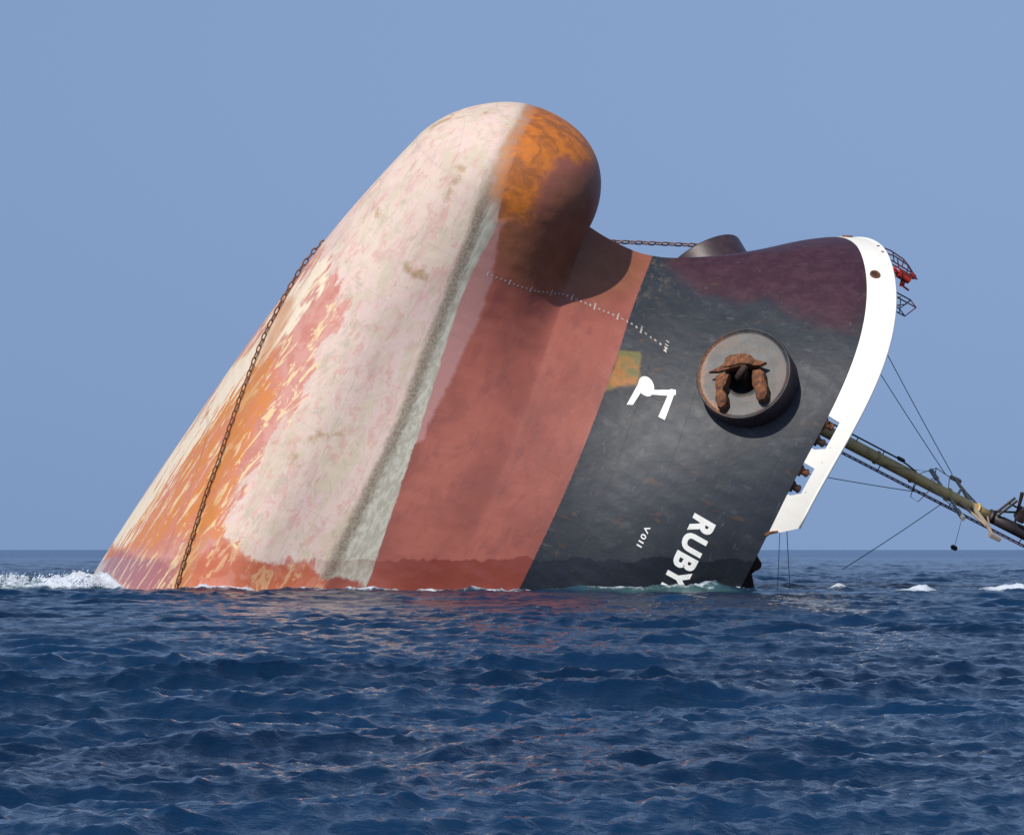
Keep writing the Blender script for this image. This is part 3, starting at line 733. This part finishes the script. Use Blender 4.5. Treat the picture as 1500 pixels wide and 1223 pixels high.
# ------------------------------------------------------------------ foremast
mast = bpy.data.objects.new("foremast", None); COL.objects.link(mast); mast.parent = ship
ML = lambda h: -4.20-(h-25)*.035
def mp(h, dl=0, db=0): return Vector((ML(h)+dl, db, h))
bm = bmesh.new(); add_tube(bm, [mp(h) for h in np.linspace(19.5, 34.2, 14)], .34, 20, .27)
for h in (27.2, 29.4, 31.6, 33.4): add_tube(bm, [mp(h-.05), mp(h+.05)], .36, 20)
bm_obj("mast_post", bm, M_mast, mast, True)
bm = bmesh.new(); add_tube(bm, [mp(h) for h in np.linspace(34.2, 40, 5)], .30, 20, .26)
add_tube(bm, [mp(34.15), mp(34.3)], .38, 20)
bm_obj("upper_mast", bm, M_black, mast, True)
bm = bmesh.new()                                            # ladder on the keel side, cable run on the other
for db in (-.2, .2): T(bm, [mp(20, -.62, db), mp(39, -.56, db)], .035)
for h in np.arange(20.3, 39, .33): T(bm, [mp(h, -.60, -.2), mp(h, -.60, .2)], .022, 5)
for h in np.arange(21, 39, 2.2): T(bm, [mp(h, 0, 0), mp(h, -.6, 0)], .03, 5)
bm_obj("ladder", bm, M_rail, mast)
bm = bmesh.new()
T(bm, [mp(20, .50), mp(28.3, .48)], .045); T(bm, [mp(28.3, .48), mp(28.9, .40), mp(29.4, .3)], .045)
for h in np.arange(21, 29, 1.6): T(bm, [mp(h, .2), mp(h, .5)], .03, 5)
add_box(bm, mp(28.4, .50), (.16, .3, .4), None, .02)
bm_obj("cable_pipe", bm, M_black, mast)
bm = bmesh.new()                                            # wider crosstree
for s in (-1, 1):
    T(bm, [mp(33.1, .05, s*.2), mp(33.3, .05, s*2.4), mp(33.2, .05, s*4.0)], .14, 8, .07)
    T(bm, [mp(32.2, 0, s*.3), mp(33.2, .05, s*2.6)], .07, 6); T(bm, [mp(34.0, 0, s*.3), mp(33.3, .05, s*3.0)], .05, 6)
    add_box(bm, mp(33.25, .05, s*4.05), (.2, .3, .65), None, .03)
bm_obj("crosstree", bm, M_tan, mast)
bm = bmesh.new()
for s in (-1, 1):
    T(bm, [mp(31.6, 0, s*.2), mp(31.5, 0, s*3.3)], .07, 6)
    T(bm, [mp(31.55, 0, s*2.2), mp(31.55, 0, s*3.4)], .13, 8); T(bm, [mp(30.4, 0, s*.3), mp(31.5, 0, s*2.4)], .03, 5)
bm_obj("lower_crosstree", bm, M_grey, mast)
bm = bmesh.new()                                            # small brackets
T(bm, [mp(30.6, .2), mp(30.3, .95)], .03, 5); T(bm, [mp(30.3, .95), mp(31.2, .85), mp(31.5, .2)], .025, 5); T(bm, [mp(29.6, .2), mp(30.3, .95)], .02, 5)
T(bm, [mp(29.7, -.3), mp(29.9, -1.0), mp(30.4, -1.05), mp(30.6, -.3)], .025, 5)
bm_obj("bracket", bm, M_grey, mast)
bm = bmesh.new()                                            # dark lamp frame standing forward of the mast
T(bm, [mp(34.5, .25, .2), mp(35.0, 1.45, .2)], .075, 6); T(bm, [mp(34.5, .25, -.2), mp(35.0, 1.45, -.2)], .075, 6)
T(bm, [mp(35.1, 1.9, 0), mp(35.6, .35, 0)], .11, 8, .06); T(bm, [mp(34.9, .2), mp(36.6, .30)], .12, 8)
T(bm, [mp(34.3, .35, 0), mp(36.4, 1.3, 0)], .06, 6); add_box(bm, mp(35.7, .85), (.7, .8, .5), None, .08)
T(bm, [mp(34.9, 1.0, -.4), mp(35.9, 1.0, -.4)], .05, 6); T(bm, [mp(37.0, -.2), mp(37.1, .9)], .09, 8)
bm_obj("lamp_frame", bm, M_black, mast)
bm = bmesh.new(); add_tube(bm, [mp(36.0, .95), mp(36.15, .97), mp(36.45, 1.0), mp(36.55, 1.02)], .42, 16, .36)
bm_obj("lamp_housing", bm, M_dgreen, mast, True)
bm = bmesh.new(); add_tube(bm, [mp(36.5, 1.05, .2), mp(37.5, 1.42, .2)], .20, 12, .16)
bm_obj("lamp_glass", bm, M_green, mast, True)
# hanging block on the crosstree end
bm = bmesh.new(); add_box(bm, (-5.85, 3.95, 31.7), (.22, .25, .34), None, .05); bm_obj("hanging_block", bm, M_black, mast)
# stay wires
wires = [((3.2, 0, 21.2), (-3.38, 0, 31.25), .022), ((1.7, 0, 21.6), (-3.53, 0, 30.93), .022),
         ((-7.3, 0, 21.5), (-4.87, 0, 30.48), .022), ((-10.4, 0, 28.7), (-4.95, 0, 31.6), .022),
         ((-4.45, 3.35, 31.5), (-5.75, 3.9, 31.7), .014), ((-4.4, .4, 27.5), (-3.6, .2, 30.3), .010),
         ((-6.2, 11.2, 20.4), (-12.5, 9.5, 24.8), .02), ((-6.6, 11.2, 20.3), (-13.3, 9.5, 24.2), .016)]
for a, b, r in wires:
    bm = bmesh.new(); a, b = Vector(a), Vector(b); n = 10
    L_ = (b-a).length; g_ = R3.inverted() @ Vector((0, 0, -1))
    T(bm, [a+(b-a)*k/n+g_*(L_*.008*4*(k/n)*(1-k/n)) for k in range(n+1)], r, 5)
    bm_obj("stay_wire", bm, M_wire, mast)

# ------------------------------------------------------------------ anchor chain, drawn taut round the bow and down under the bottom
def link_mesh(bm, c, d, s, L=.47, Wd_=.27, r=.041):
    d = d.normalized(); s = (s-d*s.dot(d)).normalized()
    n = 12; pts = []
    hl = L/2-Wd_/2; hw = Wd_/2-r
    for k in range(n):
        a = 2*math.pi*k/n
        x = hw*math.cos(a)+(hl if math.cos(a) > 0.01 else -hl if math.cos(a) < -.01 else 0); y = hw*math.sin(a)
        pts.append(c+d*x+s*y)
    pts.append(pts[0]); pts.append(pts[1])
    add_tube(bm, pts, r, 6, None, False)
def chain_along(bm, path, up):
    path = [Vector(p) for p in path]; seg = [(b-a).length for a, b in zip(path[:-1], path[1:])]
    cum = [0]
    for x in seg: cum.append(cum[-1]+x)
    s = .2; k = 0; pitch = .375
    while s < cum[-1]:
        i = max(j for j in range(len(cum)-1) if cum[j] <= s); f = (s-cum[i])/seg[i]
        p = path[i].lerp(path[i+1], f); d = path[i+1]-path[i]; u = up[i].lerp(up[i+1], f)
        side = d.cross(u); ang = math.radians(20 if k % 2 else 110)
        link_mesh(bm, p, d, side.normalized()*math.cos(ang)+u.normalized()*math.sin(ang))
        s += pitch; k += 1
def shell_pt(l, b, out=.12):
    """bottom-side shell point at station l and half-breadth b (either sign), with outward normal"""
    k = float(keel(l)); ab = abs(b)
    hs_ = np.linspace(k, 8, 1500); bs = bfun(np.full_like(hs_, l), hs_); i = int(np.argmax(bs >= ab)) if (bs >= ab).any() else int(np.argmax(bs))
    h = float(hs_[i]); e = .05
    bh = (float(bfun(l, h+e))-float(bfun(l, max(h-e, k))))/(e+min(e, h-k)+1e-6)
    n = Vector((0, 1 if b >= 0 else -1, -bh)).normalized()
    return Vector((l, b, h))+n*out, n
cp = [(-5.6,-5.2),(-6.3,-3.6),(-7.0,-1.9),(-7.64,-.17),(-9.2,-.9)]
key = [(-3.6,-6.3),(-4.8,-5.6),(-6.2,-4.2),(-7.64,-2.4),(-9.2,-1.2),(-10.2,-.5),(-11.5,.31),(-13.26,2.07),(-15.03,3.58),(-17.0,5.2),(-18.3,6.0),(-20.21,7.33),(-22.45,8.72),(-26,10.4)]
path, ups = [], []
for (a, b) in zip(key[:-1], key[1:]):
    for f in np.linspace(0, 1, 6, endpoint=False):
        p, n = shell_pt(a[0]+(b[0]-a[0])*f, a[1]+(b[1]-a[1])*f); path.append(p); ups.append(n)
start = SHIP_M.inverted() @ Vector((9.9, 10.2, 17.85)); stop = path[12]; lead = []
for f in np.linspace(0, 1, 60, endpoint=False):          # straight run, bearing on the starboard shell where it touches
    q = start.lerp(stop, f); bb = float(bfun(q.x, q.z)) if q.z > float(keel(q.x)) else 0.0
    lead.append(Vector((q.x, min(q.y, -(bb+.14)) if f > .15 else q.y, q.z)))
path = [W_s(hole_s[0], hole_s[1], .0), W_s(hole_s[0], hole_s[1], .5)]+lead+path[12:]; ups = [Vector((0, -1, 0))]*62+ups[12:]
bm = bmesh.new(); chain_along(bm, path, ups)
chain = bm_obj("anchor_chain", bm, M_chain, None, True)
chain.matrix_world = SHIP_M
tag(chain, "rusty anchor chain pulled tight round the bow and lying down across the orange streaked bottom", "chain")

# ------------------------------------------------------------------ sea
def ocean_tile(N, Lt, lam_min, lam_max, steep, wind, spread, seed):
    r = np.random.default_rng(seed)
    k1 = np.fft.fftfreq(N, Lt/N)*2*np.pi; kx, ky = np.meshgrid(k1, k1, indexing='ij'); k = np.hypot(kx, ky); k[0, 0] = 1
    lam = 2*np.pi/k
    cosw = (kx*wind[0]+ky*wind[1])/k
    A = k**-3.6*np.exp(-(k*0+1)*0)*np.abs(cosw)**spread*np.where(cosw < 0, .25, 1)
    A *= 1/(1+(lam/lam_max)**6)/(1+(lam_min/lam)**6); A[0, 0] = 0
    amp = np.sqrt(A)*(r.normal(size=(N, N))+1j*r.normal(size=(N, N)))
    h = np.real(np.fft.ifft2(amp)); sc = steep/h.std(); h *= sc
    dx = np.real(np.fft.ifft2(1j*kx/k*amp))*sc; dy = np.real(np.fft.ifft2(1j*ky/k*amp))*sc
    gx = np.gradient(dx, Lt/N, axis=0); gy = np.gradient(dy, Lt/N, axis=1)
    return h, dx, dy, (gx+gy)
def samp(tile, Lt, x, y):
    N = tile.shape[0]; u = (x/Lt*N) % N; v = (y/Lt*N) % N
    i = np.floor(u).astype(int) % N; j = np.floor(v).astype(int) % N; fu = u-np.floor(u); fv = v-np.floor(v)
    i1 = (i+1) % N; j1 = (j+1) % N
    return tile[i, j]*(1-fu)*(1-fv)+tile[i1, j]*fu*(1-fv)+tile[i, j1]*(1-fu)*fv+tile[i1, j1]*fu*fv
def smooth01(x): x = np.clip(x, 0, 1); return x*x*(3-2*x)
wind = np.array([.35, -.94])
TA = ocean_tile(512, 83., 1.2, 9., .078, wind, 9.0, 3)
TB = ocean_tile(512, 29., .30, 3.0, .058, np.array([.10, -.99]), 3.5, 5)
TC = ocean_tile(512, 9.7, .10, .9, .021, np.array([.5, -.87]), .8, 8)
rr_ = [9.0]
while rr_[-1] < 30000:
    r = rr_[-1]
    rr_.append(r+(np.interp(r, [9, 40, 60, 110, 170, 260, 600], [.05, .10, .15, .22, .24, .5, 3.0]) if r < 600 else r*.03))
rr_ = np.array(rr_)
th = np.concatenate([np.linspace(-1.35, -.21, 50, endpoint=False), np.linspace(-.21, .21, 620), np.linspace(.21, 1.35, 51)[1:]])
Rg, Tg = np.meshgrid(rr_, th, indexing='ij')
X = Rg*np.sin(Tg); Y = Rg*np.cos(Tg)-DIST
fa_ = 1/(1+(Rg/1800)**2); fb_ = 1/(1+(Rg/550)**3); fc_ = 1/(1+(Rg/75)**3)
hA, dxA, dyA, jA = [samp(q, 83., X+11, Y+5) for q in TA]
hB, dxB, dyB, jB = [samp(q, 29., X*.97+Y*.2, Y*.97-X*.2) for q in TB]
hC, dxC, dyC, jC = [samp(q, 9.7, X, Y) for q in TC]
gust = .85+.3*np.sin(X*.09+Y*.05+1)*np.sin(Y*.11-X*.03)
Z = fa_*hA*gust+fb_*hB*gust+fc_*hC
CH = .84
Xd = X+CH*(fa_*dxA+fb_*dxB+fc_*dxC)*gust; Yd = Y+CH*(fa_*dyA+fb_*dyB+fc_*dyC)*gust
# foam amount: steep crests, the breakers by the wreck, the water line of the hull
hw = place(HULLCO[:, 0], HULLCO[:, 1], HULLCO[:, 2]); wl_ = hw[np.abs(hw[:, 2]) < .12][:, :2]; wl_ = wl_[::max(1, len(wl_)//700)]
near = (Rg > 110) & (Rg < 200) & (np.abs(X) < 45)
dist = np.full(X.shape, 99.)
xn, yn = Xd[near], Yd[near]; dn = np.full(xn.shape, 99.)
for (a, b) in wl_: dn = np.minimum(dn, (xn-a)**2+(yn-b)**2)
dist[near] = np.sqrt(dn)
def blob(cx, cy, sx, sy, rot=0):
    c, s = math.cos(rot), math.sin(rot); u = (X-cx)*c+(Y-cy)*s; v = -(X-cx)*s+(Y-cy)*c
    return np.exp(-(u/sx)**2-(v/sy)**2)
nz = samp(TC[0]/TC[0].std(), 9.7, X*1.3+3, Y*1.3); nz2 = samp(TB[0]/TB[0].std(), 29., X*1.7, Y*1.7)
foam = np.clip(1-dist/.9, 0, 1)*.80
foam += .78*blob(-24.5, 2.0, 6.0, 1.5, -.05)+1.0*blob(-21.6, 1.0, 1.7, 1.2)+.5*blob(-19, -2.2, 1.6, .5)+.5*blob(-12.5, -5.6, 2.5, .5)+.45*blob(-8, -6.2, 1.6, .4)+.4*blob(-2.5, -6.4, 2.2, .5)
foam += .62*blob(2.6, -6.6, 1.6, .8)+.75*blob(5.0, -7.3, 1.5, .6)+.85*blob(8.3, -6.9, 1.9, .9)+.5*blob(9.6, -9.5, 1.6, .7)
foam += .95*blob(15.6, -2, .7, .9)+.95*blob(23.7, -5, 1.6, .8)+.5*blob(18.5, -9, 1.4, .6)+.6*blob(12.4,-3,1.0,.8)+.6*blob(-18.6,14,.7,1.6)+.6*blob(20.5,25,.8,2.5)
foam += .8*np.clip((hA/.078-2.0)*.9, 0, 1)*np.clip(jA*-1.0+.2, 0, 1)*(Rg > 45)
foamn = foam
Z += .33*blob(8.2, -7.0, 2.6, 1.0)*(1+.3*nz2)+.16*blob(2.6, -6.8, 1.5, .9)+.18*blob(4.6, -7.4, 1.8, .8)
Z += .40*blob(-24.3, 2.4, 5.5, 1.3, -.05)*(1+.35*nz2+.08*nz)+.42*blob(-21.2, 1.2, 1.6, 1.1)*(1+.3*nz2+.08*nz)
Z += np.clip(foam, 0, 1)*.02*nz
hug = np.exp(-(dist/.8)**2)*np.clip(.35+.55*nz2, 0, 1.2); Z += .17*hug; foam += .12*hug
for (cx, cy, sx) in ((15.6, -2, .7), (23.7, -5, 1.7), (12.4, -3, .9), (-18.6, 14, .8), (18.5, -9, 1.2), (20.5, 25, 1.0), (14.8, 40, .8), (-23, 45, 1.0)):
    g = blob(cx, cy, sx, .8); Z += .30*g*(1+.25*nz2); foam += .7*g
n_, m_ = X.shape
verts = np.stack([Xd, Yd, Z], -1).reshape(-1, 3).astype(np.float32)
ii = np.arange(n_-1)[:, None]; jj = np.arange(m_-1)[None, :]
quads = np.stack([ii*m_+jj, ii*m_+jj+1, (ii+1)*m_+jj+1, (ii+1)*m_+jj], -1).reshape(-1, 4).astype(np.int32)
# small crest/slick variation carried to the shader
t = NT("sea_water"); p = t.pos()
fo = t.attr("foam"); ae = t.attr("aer")
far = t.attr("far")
nf = t.noise(t.mapv(p, (1, 1, 1.6)), 3.2, 8, .72, .4)
nfb = t.noise(t.mapv(p, (1, 1, 1.6), (5, 5, 5)), 1.1, 4, .6, .5)
fm = t.math('ADD', fo, t.math('ADD', t.math('MULTIPLY', t.math('SUBTRACT', nf, .5), 1.5), t.math('MULTIPLY', t.math('SUBTRACT', nfb, .5), 1.0)))
fm = t.math('MULTIPLY', t.math('MULTIPLY', t.ramp01(fm, .46, .98), t.ramp01(fo, .05, .2)), .9)
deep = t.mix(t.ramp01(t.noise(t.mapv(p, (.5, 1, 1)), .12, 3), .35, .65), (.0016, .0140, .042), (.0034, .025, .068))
deep = t.mix(far, deep, (.010, .045, .125))  # paler with distance: haze put into the water colour
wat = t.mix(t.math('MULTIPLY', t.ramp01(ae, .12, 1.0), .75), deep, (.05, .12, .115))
col = t.mix(fm, wat, (.60, .66, .72))
rip = t.noise(t.mapv(p, (1, 1, 1), (0, 0, 0), (0, 0, .3)), 7.0, 4, .62)
rip2 = t.noise(t.mapv(p, (.8, 1.2, 1), (4, 4, 4), (0, 0, -.4)), 2.2, 5, .6, .3)
hh = t.math('ADD', t.math('MULTIPLY', rip, .35), t.math('MULTIPLY', rip2, 1.0))
bmp = t.bump(hh, .5, .12)
rough = t.math('ADD', .07, t.math('MULTIPLY', fm, .7))
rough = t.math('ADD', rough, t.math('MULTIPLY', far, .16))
t.b.inputs['IOR'].default_value = 1.33
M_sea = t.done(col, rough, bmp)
aer = np.clip(1-dist/1.6, 0, 1)*.5+.8*blob(-24.5, 1.6, 7.0, 2.2)+1.0*blob(8.0, -7.6, 3.0, 1.4)+.6*blob(4.0, -7.2, 3.2, 1.0)
me = bpy.data.meshes.new("sea"); me.vertices.add(len(verts)); me.vertices.foreach_set('co', verts.ravel())
me.loops.add(quads.size); me.loops.foreach_set('vertex_index', quads.ravel())
me.polygons.add(len(quads)); me.polygons.foreach_set('loop_start', np.arange(0, quads.size, 4, dtype=np.int32))
try: me.polygons.foreach_set('loop_total', np.full(len(quads), 4, np.int32))
except Exception: pass
me.polygons.foreach_set('use_smooth', np.ones(len(quads), bool))
me.update(calc_edges=True)
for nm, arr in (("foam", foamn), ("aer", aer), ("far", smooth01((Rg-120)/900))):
    at = me.attributes.new(nm, 'FLOAT', 'POINT'); at.data.foreach_set('value', arr.ravel().astype(np.float32))
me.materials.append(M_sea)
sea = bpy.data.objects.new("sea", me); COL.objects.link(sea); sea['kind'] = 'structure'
sea['label'] = "deep blue choppy open sea reaching the horizon"

# ------------------------------------------------------------------ spray thrown up where swells break on the wreck
t = NT("spray_water"); t.b.inputs['Base Color'].default_value = (.66, .72, .80, 1); t.b.inputs['Roughness'].default_value = .6
M_spray = t.m
def spray(name, centres, n, label, seed):
    r = np.random.default_rng(seed); bm = bmesh.new()
    for k in range(n):
        cx, cy, cz, sx, sz = centres[k % len(centres)]
        x = cx+r.normal()*sx; z = cz+abs(r.normal())*sz; y = cy+r.normal()*.5
        s = .008+abs(r.normal())*.012*(1 if r.random() < .9 else 2.2)
        M = Matrix.Translation((x, y, z)) @ Matrix.Rotation(r.random()*3, 4, 'Y') @ Matrix.Diagonal((s*r.uniform(.8, 2.2), s, s*r.uniform(.6, 1.3), 1))
        bmesh.ops.create_icosphere(bm, subdivisions=1, radius=1, matrix=M)
    o = bm_obj(name, bm, M_spray, None, True); tag(o, label, "sea spray", None, "stuff")
spray("sea_spray", [(-21.3, .6, .35, .45, .32), (-22.6, 1.5, .45, .9, .16), (-25.0, 1.8, .5, 1.1, .16), (-20.6, .2, .2, .4, .2)], 1100,
      "white spray thrown up where a breaker meets the left foot of the hull", 4)
